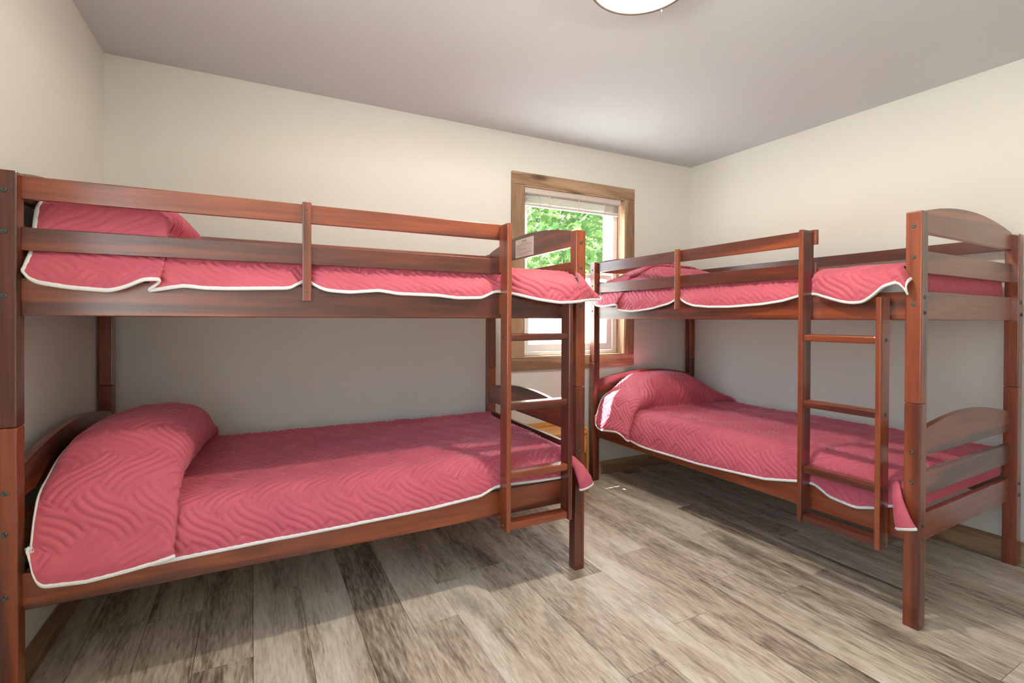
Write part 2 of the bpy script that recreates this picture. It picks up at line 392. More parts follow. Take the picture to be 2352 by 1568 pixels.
# baseboards
BBH, BBT = 0.0975, 0.016
def baseboard(name, M, Ln, cuts, label):
    e = empty(name); e.matrix_world = M; tag(struct(e), label)
    xs = [0.0] + cuts + [Ln]
    for a, b in zip(xs, xs[1:]):
        o = box('board', -(b - a) / 2 + 0.0008, (b - a) / 2 - 0.0008, -BBT, 0.0, 0.0, BBH, M_BASE[0], e, bev=0.002); o.location = ((a + b) / 2, 0, 0)
baseboard('baseboard_back', MB_, LB_, [1.3, to_local(2.315)], 'brown pine baseboard along the window wall')
baseboard('baseboard_left', ML_, LL_ - BBT, [1.9], 'brown pine baseboard along the wall at the bed head')
baseboard('baseboard_right', MR_, LR_, [1.55], 'brown pine baseboard along the wall behind the bunk bed')
baseboard('baseboard_front', MF_, LF_, [1.2], 'brown pine baseboard opposite the window wall')

# ------------------------------------------------------------------ window
win = empty('window_1'); win.matrix_world = MB_; tag(struct(win), 'double-hung window with brown pine casing and raised blind')
cp = -0.020
box('casing', WX0, WX1, cp, 0, VZ1, WZ1, M_TRIM[0], win, bev=0.003)
box('casing', WX0, WX1, cp, 0, WZ0, VZ0, M_TRIM[0], win, bev=0.003)
box('casing', WX0, VX0, cp, 0, VZ0 + 0.001, VZ1 - 0.001, M_TRIM[2], win, bev=0.003)
box('casing', VX1, WX1, cp, 0, VZ0 + 0.001, VZ1 - 0.001, M_TRIM[2], win, bev=0.003)
JT, JD = 0.014, 0.095
box('jamb', VX0 - 0.006, VX0 + JT - 0.006, -0.014, JD, VZ0, VZ1, M_TRIM[2], win, bev=0.0015)
box('jamb', VX1 - JT + 0.006, VX1 + 0.006, -0.014, JD, VZ0, VZ1, M_TRIM[2], win, bev=0.0015)
box('jamb', VX0 + 0.008, VX1 - 0.008, -0.014, JD, VZ1 - JT + 0.006, VZ1 + 0.006, M_TRIM[0], win, bev=0.0015)
box('sill_board', VX0 + 0.008, VX1 - 0.008, -0.014, JD, VZ0 - 0.006, VZ0 + JT - 0.006, M_TRIM[0], win, bev=0.0015)
def ring(name, x0, x1, z0, z1, wl, wr, wb, wt, y0, y1, m, parent, bev=0.004):
    bm = bmesh.new()
    box_bm(x0, x0 + wl, y0, y1, z0, z1, bev, 1, bm); box_bm(x1 - wr, x1, y0, y1, z0, z1, bev, 1, bm)
    box_bm(x0 + wl - 0.001, x1 - wr + 0.001, y0 + 0.0005, y1 - 0.0005, z0, z0 + wb, bev, 1, bm); box_bm(x0 + wl - 0.001, x1 - wr + 0.001, y0 + 0.0005, y1 - 0.0005, z1 - wt, z1, bev, 1, bm)
    return bm_obj(name, bm, m, parent)
a0, a1, c0, c1 = VX0 + 0.008, VX1 - 0.008, VZ0 + 0.008, VZ1 - 0.008
ring('window_frame', a0, a1, c0, c1, 0.045, 0.045, 0.03, 0.035, JD - 0.02, JD + 0.055, M_VINYL, win)
ZM = 1.500
us = ring('sash', a0 + 0.045, a1 - 0.045, ZM - 0.02, c1 - 0.035, 0.045, 0.045, 0.038, 0.04, JD + 0.025, JD + 0.05, M_VINYL, win)
box('pane', a0 + 0.088, a1 - 0.088, JD + 0.036, JD + 0.039, ZM + 0.016, c1 - 0.073, M_GLASS, us)
ls = ring('sash', a0 + 0.045, a1 - 0.045, c0 + 0.03, ZM + 0.02, 0.045, 0.045, 0.052, 0.038, JD - 0.003, JD + 0.022, M_VINYL, win)
box('pane', a0 + 0.088, a1 - 0.088, JD + 0.008, JD + 0.011, c0 + 0.08, ZM - 0.016, M_GLASS, ls)
sl = box('sash_lock', (a0 + a1) / 2 - 0.03, (a0 + a1) / 2 + 0.03, JD - 0.005, JD + 0.02, ZM + 0.02, ZM + 0.034, M_VINYL, ls, bev=0.004)
sf = ring('screen_frame', a0 + 0.04, a1 - 0.04, c0 + 0.028, ZM + 0.01, 0.018, 0.018, 0.018, 0.018, JD + 0.058, JD + 0.066, M_VINYL, win, bev=0.001)
box('screen_mesh', a0 + 0.056, a1 - 0.056, JD + 0.061, JD + 0.0618, c0 + 0.044, ZM - 0.006, M_SCREEN, sf)

# the window beside the camera: same make, out of frame
w2 = empty('window_2'); w2.matrix_world = ML_; tag(struct(w2), 'second window with brown pine casing in the wall at the bed head')
p0, p1, q0, q1 = W2
box('casing', p0 - 0.09, p1 + 0.09, cp, 0, q1, q1 + 0.085, M_TRIM[0], w2, bev=0.003)
box('casing', p0 - 0.09, p1 + 0.09, cp, 0, q0 - 0.085, q0, M_TRIM[0], w2, bev=0.003)
box('casing', p0 - 0.09, p0, cp, 0, q0, q1, M_TRIM[2], w2, bev=0.003)
box('casing', p1, p1 + 0.09, cp, 0, q0, q1, M_TRIM[2], w2, bev=0.003)
ring('window_frame', p0, p1, q0, q1, 0.05, 0.05, 0.05, 0.05, JD - 0.02, JD + 0.05, M_VINYL, w2)
box('mullion', (p0 + p1) / 2 - 0.03, (p0 + p1) / 2 + 0.03, JD - 0.015, JD + 0.045, q0 + 0.05, q1 - 0.05, M_VINYL, w2, bev=0.003)
box('pane', p0 + 0.05, (p0 + p1) / 2 - 0.03, JD + 0.012, JD + 0.015, q0 + 0.05, q1 - 0.05, M_GLASS, w2)
box('pane', (p0 + p1) / 2 + 0.03, p1 - 0.05, JD + 0.012, JD + 0.015, q0 + 0.05, q1 - 0.05, M_GLASS, w2)

# raised blind
bl = empty('window_blind'); bl.matrix_world = MB_
tag(bl, 'white horizontal slat blind drawn up at the top of the window', 'blind')
b0, b1 = VX0 + 0.012, VX1 - 0.036
box('headrail', b0, b1, 0.012, 0.046, 2.046, 2.090, M_BLIND, bl, bev=0.003)
box('valance', b0 - 0.002, b1 + 0.004, 0.003, 0.0075, 2.052, 2.0895, M_BLIND, bl, bev=0.001)
NS = 11
for i in range(NS):
    z = 2.043 - i * 0.0052
    pts = [(0.016 + 0.027 * t / 6, z + 0.0016 * math.sin(math.pi * t / 6)) for t in range(7)]
    pts += [(y, zz - 0.0007) for y, zz in reversed(pts)]
    bm_obj('slat', prism_bm(pts, b0 + 0.003, b1 - 0.003, 'x'), M_BLIND, bl)
box('bottom_rail', b0 + 0.002, b1 - 0.002, 0.014, 0.044, 1.966, 1.984, M_BLIND, bl, bev=0.004)
for fx in (0.25, 0.55, 0.83):
    x = b0 + fx * (b1 - b0)
    box('ladder_tape', x - 0.006, x + 0.006, 0.0105, 0.0125, 1.962, 2.046, M_BLIND, bl, bev=0.0005)
lathe('wand', [(0.0035, -0.80), (0.0042, -0.79), (0.0030, -0.6), (0.0030, -0.02), (0.002, 0.0)], M_BLIND, bl, n=8, loc=(to_local(1.792), 0.004, 2.062))

# ------------------------------------------------------------------ bunk beds
L, W = 2.01, 1.045
PU, PV, H, J = 0.0529, 0.0510, 1.5845, 0.8552
RR = 0.0263
bed = empty('bunk_bed', (-0.638, 1.9036, 0), rad(-1.1062))
def bolt(parent, u, v, z, face):
    """Barrel-bolt cap: face 'f' looks to -v, 'b' to +v, 'h' to -u, 't' to +u."""
    ax, sg = {'f': ('y', -1), 'b': ('y', 1), 'h': ('x', -1), 't': ('x', 1)}[face]
    o = lathe('bolt', [(0.0075, 0.0), (0.0075, sg * 0.0012), (0.0062, sg * 0.0030), (0.0028, sg * 0.0034), (0.0025, sg * 0.0012)], M_BOLT, parent, n=16, axis=ax)
    o.location = (u, v, z)
FZ = [1.5276, 1.4113, 1.2309]; GZ = [0.6708, 0.5550, 0.3756]
for iu, (u0, u1) in enumerate(((0, PU), (L - PU, L))):
    for iv, (v0, v1) in enumerate(((0, PV), (W - PV, W))):
        top = box('post', u0, u1, v0, v1, J + 0.0007, H, M_BED[2], bed, bev=0.0045, seg=3)
        low = box('post', u0, u1, v0, v1, 0.0, J - 0.0007, M_BED[2], bed, bev=0.0045, seg=3)
        lathe('dowel', [(0.012, -0.02), (0.012, 0.02)], M_BED[2], top, n=12, loc=((u0 + u1) / 2, (v0 + v1) / 2, J))
        uc = 0.0262 if iu == 0 else L - 0.0262; vc = (v0 + v1) / 2
        for z in FZ: bolt(top, uc, v0 if iv == 0 else v1, z, 'f' if iv == 0 else 'b')
        for z in GZ: bolt(low, uc, v0 if iv == 0 else v1, z, 'f' if iv == 0 else 'b')
        for z in (1.258, 1.200): bolt(top, u0 if iu == 0 else u1, vc, z, 'h' if iu == 0 else 't')
        for z in (0.392, 0.338): bolt(low, u0 if iu == 0 else u1, vc, z, 'h' if iu == 0 else 't')
BE, BT = 0.0266, 0.0215
for iu in (0, 1):
    d0, d1 = (BE, BE + BT) if iu == 0 else (L - BE - BT, L - BE)
    for zb, ze, zp, s in ((1.511, 1.588, 1.641, [(1.3551, 1.4420), (1.1739, 1.2841)]), (0.6414, 0.733, 0.787, [(0.4872, 0.5800), (0.3096, 0.4161)])):
        va, vb = PV - 0.001, W - PV + 0.001
        pts = [(va, zb), (vb, zb)] + [(vb + (va - vb) * t / 28, ze + (zp - ze) * (1 - (2 * t / 28 - 1) ** 2)) for t in range(29)]
        bm_obj('arched_board', prism_bm(pts, d0, d1, 'x', bev=0.003), M_BED[1], bed)
        box('end_slat', d0, d1, va, vb, s[0][0], s[0][1], M_BED[1], bed, bev=0.003)
        box('end_rail', d0, d1, va, vb, s[1][0], s[1][1], M_BED[1], bed, bev=0.003)
RT = 0.021
SU0, SU1, TU0, TU1 = 1.5753, 1.5955, 1.8830, 1.9029
for z0, z1 in ((1.1733, 1.2818), (0.3175, 0.4260)):
    box('side_rail', PU - 0.001, L - PU + 0.001, RR, RR + RT, z0, z1, M_BED[0], bed, bev=0.003)
    box('side_rail', PU - 0.001, L - PU + 0.001, W - RR - RT, W - RR, z0, z1, M_BED[0], bed, bev=0.003)
box('guard_rail', PU - 0.001, SU1 + 0.010, RR, RR + RT, 1.5116, 1.5782, M_BED[0], bed, bev=0.003)
box('guard_rail', PU - 0.001, SU1 + 0.010, RR, RR + RT, 1.3630, 1.4295, M_BED[0], bed, bev=0.003)
box('guard_rail', PU - 0.001, L - PU + 0.001, W - RR - RT, W - RR, 1.5110, 1.5740, M_BED[0], bed, bev=0.003)
br = box('guard_brace', 0.7960, 0.8255, 0.0080, RR, 1.2304, 1.5835, M_BED[2], bed, bev=0.003)
for z in (1.556, 1.405, 1.262):
    o = lathe('screw', [(0.0034, 0.0), (0.0034, -0.0008), (0.002, -0.0012)], M_BOLT, br, n=12, axis='y'); o.location = (0.8107, 0.008, z)
SV0, SV1 = -0.0578, 0.0111
lad = empty('ladder', parent=bed)
box('stile', SU0, SU1, SV0, SV1, 0.2709, 1.5720, M_BED[2], lad, bev=0.005, seg=3)
box('stile', TU0, TU1, SV0, SV1, 0.2709, 1.2614, M_BED[2], lad, bev=0.005, seg=3)
box('stile_spacer', SU0 + 0.001, SU1 - 0.001, SV1 - 0.002, RR, 1.19, 1.275, M_BED[2], lad)
box('stile_spacer', SU0 + 0.001, SU1 - 0.001, SV1 - 0.002, RR, 1.370, 1.565, M_BED[2], lad)
box('stile_spacer', TU0 + 0.001, TU1 - 0.001, SV1 - 0.002, RR, 1.19, 1.230, M_BED[2], lad)
for z in (1.0925, 0.7996, 0.5076, 0.2930):
    box('rung', SU1 - 0.002, TU0 + 0.002, SV0 + 0.006, SV1 - 0.006, z - 0.0155, z + 0.0155, M_BED[0], lad, bev=0.010, seg=4)
    for uu, fc in ((SU0, 'h'), (TU1, 't')): bolt(lad, uu, (SV0 + SV1) / 2 + 0.004, z, fc)
for zz in (0.385, 1.240):
    for i in range(11):
        u = 0.12 + i * 0.17
        box('bed_slat', u, u + 0.07, RR + RT, W - RR - RT, zz, zz + 0.014, M_BED[1], bed, bev=0.002)
bed2 = copy_tree(bed)
bed2.location = (2.1722, 2.8991, 0); bed2.rotation_euler = (0, 0, rad(-90 + 0.8986))
tag(bed, 'dark red wooden bunk bed along the window wall, paper notice on its footboard', 'bunk bed', 'mahogany stained bunk beds')
tag(bed2, 'dark red wooden bunk bed whose head post stands in front of the window', 'bunk bed', 'mahogany stained bunk beds')
# printed safety notice on the inner face of the footboard
LBU = L - BE - BT
lb = box('warning_label', LBU - 0.0012, LBU, 0.415, 0.625, 1.519, 1.620, M_PAPER, bed)
tag(lb, 'white printed paper notice')
bm = bmesh.new(); rr_ = random.Random(3)
zz = 1.600
for i in range(13):
    zz -= 0.0056
    w_ = [0.10, 0.17, 0.18, 0.18, 0.06, 0.18, 0.12, 0.18, 0.05, 0.18, 0.18, 0.14, 0.11][i]
    v = 0.614 if i not in (0, 12) else 0.52 + w_ / 2
    end = v - w_
    while v > end:
        q = rr_.uniform(0.006, 0.018); box_bm(LBU - 0.0016, LBU - 0.0011, max(v - q, end), v, zz, zz + 0.0022, 0, 1, bm); v -= q + 0.003
bm_obj('printed_lines', bm, plain('faded_print', (0.30, 0.30, 0.28), 0.8), lb)
cu = bpy.data.curves.new('warning_text', 'FONT'); cu.body = 'WARNING'; cu.size = 0.013; cu.align_x = 'CENTER'; cu.extrude = 0.0002
tmp = bpy.data.objects.new('tmp', cu); COL.objects.link(tmp); bpy.context.view_layer.update()
mt_ = bpy.data.meshes.new_from_object(tmp.evaluated_get(bpy.context.evaluated_depsgraph_get())); bpy.data.objects.remove(tmp, do_unlink=True)
to = link_mesh('lettering', mt_, M_INK, lb)
to.matrix_local = Matrix(((0, 0, -1, LBU - 0.0015), (-1, 0, 0, 0.52), (0, 1, 0, 1.602), (0, 0, 0, 1)))

# mattresses
def mattress(b, z0, z1, label):
    e = empty('mattress', b.location, b.rotation_euler.z); tag(e, label, 'mattress', 'bunk mattresses')
    box('mattress_core', 0.068, 1.928, 0.068, 0.975, z0, z1, M_MATT, e, bev=0.03, seg=4)
mattress(bed, 0.399, 0.540, 'white mattress under the lower coverlet of the bunk bed along the window wall')
mattress(bed, 1.254, 1.376, 'white mattress under the upper coverlet of the bunk bed along the window wall')
mattress(bed2, 0.399, 0.540, 'white mattress under the lower coverlet of the bunk bed beside the window')
mattress(bed2, 1.254, 1.376, 'white mattress under the upper coverlet of the bunk bed beside the window')

# ------------------------------------------------------------------ quilted coverlets
def quilt_height(S, T, w=0.096, sp=0.024, A=0.0085):
    """Basket-weave quilting: herringbone blocks of wavy stitched channels, height 0..1."""
    x = (S * 0.92 + T) * 0.74; y = (S * 0.92 - T) * 0.74
    i = np.floor(x / w).astype(int); j = np.floor(y / w).astype(int); m = (i - j) % 4
    hor = m < 2
    p = np.where(hor, x - (i - (m == 1)) * w, y - (j - (m == 2)) * w)
    q = np.where(hor, y - j * w, x - i * w)
    qq = q + A * np.sin(np.pi * p / w)
    f = qq / sp - np.floor(qq / sp)
    h = np.sin(np.pi * f) ** 0.45
    e = np.minimum(np.minimum(p, 2 * w - p), 0.010) / 0.010
    return h * (0.15 + 0.85 * np.clip(e, 0, 1) ** 0.6)
def rnd_field(n, m, cn, cm, seed):
    r = np.random.RandomState(seed).randn(cn, cm)
    a = np.stack([np.interp(np.linspace(0, cn - 1, n), np.arange(cn), r[:, k]) for k in range(cm)], 1)
    a = np.stack([np.interp(np.linspace(0, cm - 1, m), np.arange(cm), a[k]) for k in range(n)], 0)
    return gsmooth(gsmooth(a, n / cn * 0.45, 0), m / cm * 0.45, 1)
def normals(P):
    ds = np.gradient(P, axis=0); dt = np.gradient(P, axis=1); N = np.cross(ds, dt)
    N /= np.linalg.norm(N, axis=2, keepdims=True) + 1e-9
    return N
def grid_faces(n, m, base=0):
    I = np.arange(n * m).reshape(n, m) + base
    return np.stack([I[:-1, :-1], I[1:, :-1], I[1:, 1:], I[:-1, 1:]], -1).reshape(-1, 4)
def band(E, Tin, N, wid=0.0065, th=0.0042):
    """Bound edge: an elliptical strip along polyline E; Tin points into the cloth, N is the cloth normal."""
    k = 10; out = []
    c = E + Tin * wid * 0.75
    for a in range(k):
        t = 2 * np.pi * a / k; out.append(c + Tin * (wid * math.cos(t)) + N * (th * math.sin(t)))
    P = np.stack(out, 1); n = len(E); I = np.arange(n * k).reshape(n, k)
    F = np.stack([I[:-1], I[1:], np.roll(I[1:], -1, 1), np.roll(I[:-1], -1, 1)], -1).reshape(-1, 4)
    return P.reshape(-1, 3), F
SHAPE_V = np.array([0.09, 0.14, 0.20, 0.28, 0.36, 0.45, 0.55, 0.65, 0.74, 0.82, 0.89, 0.945])
def coverlet(b, zm, rail_top, ctrl, upper, seed, label, pillow_v=(0.0, 0.34, 0.72, 1.02), skew=0.0, hemw=None, back_ridge=0.0, flap=None, pouch=None, ff=0.30):
    """ctrl rows: u, lift, bump, hem z, hang v   (path from head to foot; u may run back to make the pleat)."""
    root = empty('coverlet', b.location, b.rotation_euler.z)
    tag(root, label, 'coverlet', 'burgundy quilted coverlets')
    ctrl = np.array(ctrl, float); DS = 0.0037
    d = np.sqrt(np.diff(ctrl[:, 0]) ** 2 + (1.5 * np.diff(ctrl[:, 1])) ** 2) + 1e-4
    c = np.concatenate([[0], np.cumsum(d)]); n = int(c[-1] / DS); s = np.linspace(0, c[-1], n)
    col = [np.interp(s, c, ctrl[:, k]) for k in range(5)]
    sg = 0.010 / DS
    u, lift, bump = gsmooth(col[0], sg), gsmooth(col[1], sg), gsmooth(col[2], sg * 1.3)
    hem, hv = gsmooth(col[3], sg * 1.0), gsmooth(col[4], sg * 0.8)
    # cross section control points, hem -> front edge -> top -> back
    a0_, a1_, a2_, a3_ = pillow_v
    sh = np.clip((SHAPE_V - a0_) / (a1_ - a0_), 0, 1); sh = sh * sh * (3 - 2 * sh)
    sb_ = np.clip((a3_ - SHAPE_V) / (a3_ - a2_), 0, 1); sh = sh * sb_ * sb_ * (3 - 2 * sb_)
    o1 = np.ones(n); cps = []
    def cp(v, z): cps.append(np.stack([v, z], 1))
    cp(hv - lift, hem)
    cp(hv - lift, np.maximum(hem + 0.02, rail_top + 0.002 * o1))
    if upper:
        gd = np.clip((1.600 - u) / 0.03, 0, 1)                          # under the guard rail?
        cp(gd * np.maximum(0.012, hv + 0.008) + (1 - gd) * (hv + 0.004) - lift, gd * (rail_top + 0.030) + (1 - gd) * (zm - 0.075))
        cp(gd * 0.056 + (1 - gd) * (hv * 0.4 + 0.006) - 0.3 * lift * (1 - gd), gd * 1.357 + (1 - gd) * (zm - 0.036) + 0.1 * bump)
        cp(gd * 0.066 + (1 - gd) * 0.040, zm - 0.014 + 0.22 * bump + 0.5 * lift)
    else:
        cp(np.maximum(hv, 0.010) + 0.006 - lift, rail_top + 0.045 + 0.05 * bump)
        cp(0.036 * o1 - 0.8 * lift, zm - 0.040 + ff * 0.67 * bump)
        cp(0.058 * o1 - 0.4 * lift, zm - 0.014 + ff * bump + 0.5 * lift)
    kc = len(cps) - 1
    for v, h in zip(SHAPE_V, sh): cp(v * o1, zm + bump * np.maximum(h, ff + 0.06 if v < 0.12 else 0) + lift + (back_ridge if v > 0.93 else 0))
    cp(0.985 * o1, zm - 0.03 + 0.15 * bump + back_ridge); cp(0.988 * o1, zm - 0.075 + 0 * bump)
    CP = np.stack(cps, 1)                                                # n, K, 2
    seg = np.linalg.norm(np.diff(CP, axis=1), axis=2); cum = np.concatenate([np.zeros((n, 1)), np.cumsum(seg, 1)], 1)
    tot = cum[:, -1]; m = int(np.median(tot) / DS)
    fr = np.linspace(0, 1, m); V = np.empty((n, m)); Z = np.empty((n, m))
    for i in range(n):
        V[i] = np.interp(fr * tot[i], cum[i], CP[i, :, 0]); Z[i] = np.interp(fr * tot[i], cum[i], CP[i, :, 1])
    T = fr[None] * tot[:, None] - cum[:, kc][:, None]
    V, Z = gsmooth(V, 0.012 / DS, 1), gsmooth(Z, 0.012 / DS, 1)
    U = np.repeat(u[:, None], m, 1)
    wt = np.clip((0.75 - u) / 0.25, 0, 1) * np.clip(u / 0.3, 0, 1)
    U = U + skew * np.clip(V, 0, 1) * wt[:, None]
    P = np.stack([U, V, Z], -1)
    S = np.repeat(s[:, None], m, 1)
    N = normals(P); sgn = 1.0 if N[n // 2, m // 2, 2] > 0 else -1.0; N *= sgn
    edge = np.minimum(np.minimum(S, 0.03) / 0.03, np.clip((np.arange(m) * DS)[None], 0, 0.03) / 0.03)
    wr = rnd_field(n, m, 46, 24, seed) * 0.0022 + rnd_field(n, m, 14, 9, seed + 1) * 0.0035
    wr *= np.clip(0.35 + 0.65 * edge, 0, 1)
    q = gsmooth(gsmooth(quilt_height(S, T), 0.5, 0), 0.5, 1)
    Pd = P + N * (wr + 0.0082 * (q - 0.5) * edge)[..., None]
    Pd[..., 2] = np.maximum(Pd[..., 2], np.minimum(P[..., 2], zm - 0.006)) if False else Pd[..., 2]
    Vs, Fs = [Pd.reshape(-1, 3)], [grid_faces(n, m)]
    LVs, LFs = [], []
    st = 4; PLn = P + N * (np.minimum(wr, 0) - 0.0085)[..., None]; Pl = PLn[::st, ::st]
    Pl = np.concatenate([Pl, PLn[-1:, ::st]], 0) if (n - 1) % st else Pl
    fold = gsmooth((np.gradient(u) < 0.35 * DS).astype(float), 0.02 / DS) > 0.02
    fc = np.concatenate([fold[::st], fold[-1:]])[:Pl.shape[0]]; keep = np.repeat(~(fc[:-1] | fc[1:]), Pl.shape[1] - 1)
    LVs.append(Pl.reshape(-1, 3)); LFs.append(grid_faces(Pl.shape[0], Pl.shape[1])[keep][:, ::-1]); lb0 = Pl.shape[0] * Pl.shape[1]
    Bs = []
    Pw = P + N * wr[..., None]
    def inw(a, b_): t = b_ - a; return t / (np.linalg.norm(t, axis=1, keepdims=True) + 1e-9)
    Bs.append(band(Pw[:, 0], inw(Pw[:, 0], Pw[:, 3]), N[:, 0]))
    Bs.append(band(Pw[0, :], inw(Pw[0, :], Pw[3, :]), N[0, :]))
    base = n * m
    def add(Pg, Sg, Tg, amp=0.0032, hem_band=None, side=None, lining=True):
        nonlocal base, lb0
        Ng = normals(Pg)
        if side is not None and np.mean(Ng @ np.array(side)) < 0: Ng = -Ng
        qg = quilt_height(Sg, Tg)
        Pq = Pg + Ng * (amp * (qg - 0.5))[..., None]
        Vs.append(Pq.reshape(-1, 3)); Fs.append(grid_faces(*Pg.shape[:2], base)); base += Pg.shape[0] * Pg.shape[1]
        if lining:
            G = (Pg - Ng * 0.005)[::2, ::2]; LVs.append(G.reshape(-1, 3)); LFs.append(grid_faces(G.shape[0], G.shape[1], lb0)); lb0 += G.shape[0] * G.shape[1]
        return Ng
    # foot drop behind the footboard, gathered in small ribs
    nv = 220; nz = 34; vv = np.linspace(0.045, 0.985, nv); zz_ = np.linspace(0, 1, nz)
    zt = zm - 0.004
    A, Bq = np.meshgrid(vv, zz_, indexing='ij')
    ue = u[-1]
    Pf = np.stack([ue + 0.008 * np.sin(np.clip(Bq * 4, 0, 1) * np.pi / 2) + 0.0022 * np.sin(A * 2 * np.pi / 0.019 + 5 * Bq + 2 * np.sin(A * 31)) * np.clip(Bq * 3, 0, 1),
                   A, zt - 0.004 * Bq - 0.135 * Bq ** 1.2], -1)
    add(Pf, Bq * 0.14, A, amp=0.0006, side=(1, 0, 0))
    if flap is not None:      # corner of the cloth hanging on in front of the post
        fu, ftop, fhem, fv = [np.array(x, float) for x in zip(*flap)]
        nu, nf = int((fu[-1] - fu[0]) / DS) + 2, 40
        us_ = np.linspace(fu[0], fu[-1], nu); tt_ = gsmooth(np.interp(us_, fu, ftop), 2.0); hh_ = gsmooth(np.interp(us_, fu, fhem), 2.0); vv_ = gsmooth(np.interp(us_, fu, fv), 2.0)
        r_ = np.linspace(0, 1, nf)
        Uf = np.repeat(us_[:, None], nf, 1); Zf = hh_[:, None] + (tt_ - hh_)[:, None] * r_
        Vf = vv_[:, None] + 0.030 * np.clip((r_ - 0.55) / 0.45, 0, 1)[None] ** 2 - 0.008 * np.sin(np.pi * r_)[None] + 0.004 * np.sin(us_ * 60)[:, None]
        Pf = np.stack([Uf, Vf, Zf], -1)
        Nf = add(Pf, Uf, Zf, side=(0, -1, 0))
        Bs.append(band(Pf[:, 0], inw(Pf[:, 0], Pf[:, 3]), Nf[:, 0]))
        Bs.append(band(Pf[-1, :], inw(Pf[-1, :], Pf[-4, :]), Nf[-1, :]))
    if pouch is not None:     # narrow folded corner, closed like a pointed ear
        cl = np.array(pouch, float)                                      # rows: u, v, z, half width, half thickness
        k = np.linspace(0, len(cl) - 1, 46); cc = np.stack([gsmooth(np.interp(k, np.arange(len(cl)), cl[:, i]), 2.2) for i in range(5)], 1)
        na = 40; th = np.linspace(0, 2 * np.pi, na)
        ax = np.array([0.93, -0.10, 0.34]); ax /= np.linalg.norm(ax); nm = np.array([0.15, -0.98, 0.1])
        Pp = cc[:, None, :3] + ax[None, None] * (cc[:, 3][:, None] * np.cos(th)[None])[..., None] + nm[None, None] * (cc[:, 4][:, None] * np.sin(th)[None])[..., None]
        Sg = np.repeat(np.linspace(0, 0.16, 46)[:, None], na, 1); Tg = np.repeat((th * 0.012)[None], 46, 0)
        add(Pp, Sg, Tg, amp=0.0016, side=(0, -1, 0), lining=False)
        Vs.append(Pp[-1]); Fs.append(np.stack([np.arange(0, na // 2 - 1), np.arange(1, na // 2), na - 2 - np.arange(0, na // 2 - 1), na - 1 - np.arange(0, na // 2 - 1)], 1) + base); base += na
        # binding round the mouth
        E = Pp[-1]; Tin = inw(Pp[-1], Pp[-4]); Nn = E - cc[-1, :3]; Nn /= np.linalg.norm(Nn, axis=1, keepdims=True) + 1e-9
        Bs.append(band(E, Tin, Nn, 0.0060, 0.0034))
    np_mesh('quilted_top', np.concatenate(Vs), np.concatenate(Fs), M_QUILT, root)
    np_mesh('lining', np.concatenate(LVs), np.concatenate(LFs), M_LINING, root)
    bv, bf, k = [], [], 0
    for v_, f_ in Bs: bv.append(v_); bf.append(f_ + k); k += len(v_)
    np_mesh('binding', np.concatenate(bv), np.concatenate(bf), M_BIND, root)
    return root

UE = 1.944
# u, lift, bump, hem z, hang v
coverlet(bed, 0.566, 0.428, [
    (0.074, 0.004, 0.150, 0.500, 0.004), (0.086, 0.008, 0.18, 0.430, -0.004), (0.105, 0.010, 0.195, 0.392, -0.008), (0.208, 0.012, 0.225, 0.385, -0.010), (0.300, 0.014, 0.225, 0.393, -0.010),
    (0.370, 0.020, 0.205, 0.404, -0.010), (0.418, 0.024, 0.165, 0.414, -0.012), (0.434, 0.018, 0.120, 0.417, -0.012), (0.405, 0.010, 0.03, 0.408, -0.004), (0.355, 0.003, 0.0, 0.388, 0.004), (0.368, 0.000, 0.0, 0.387, 0.006), (0.445, 0, 0, 0.389, 0.008),
    (0.667, 0, 0, 0.394, 0.008), (0.950, 0, 0, 0.398, 0.006), (1.282, 0, 0, 0.405, 0.008), (1.489, 0, 0, 0.418, 0.012), (1.56, 0, 0, 0.444, 0.017), (1.62, 0, 0, 0.447, 0.017), (1.75, 0, 0, 0.441, 0.014), (1.869, 0, 0, 0.438, 0.016), (UE, 0, -0.004, 0.44, 0.018)],
    False, 11, 'burgundy quilted coverlet on the lower bunk of the bed along the window wall', pillow_v=(-0.10, 0.30, 0.66, 1.05), skew=0.05, back_ridge=0.022, ff=0.46,
    pouch=[(1.915, 0.030, 0.545, 0.016, 0.010), (1.935, -0.002, 0.525, 0.020, 0.012), (1.960, -0.026, 0.490, 0.024, 0.014), (1.982, -0.036, 0.440, 0.034, 0.018), (1.994, -0.036, 0.405, 0.036, 0.018), (1.997, -0.035, 0.394, 0.034, 0.015)])
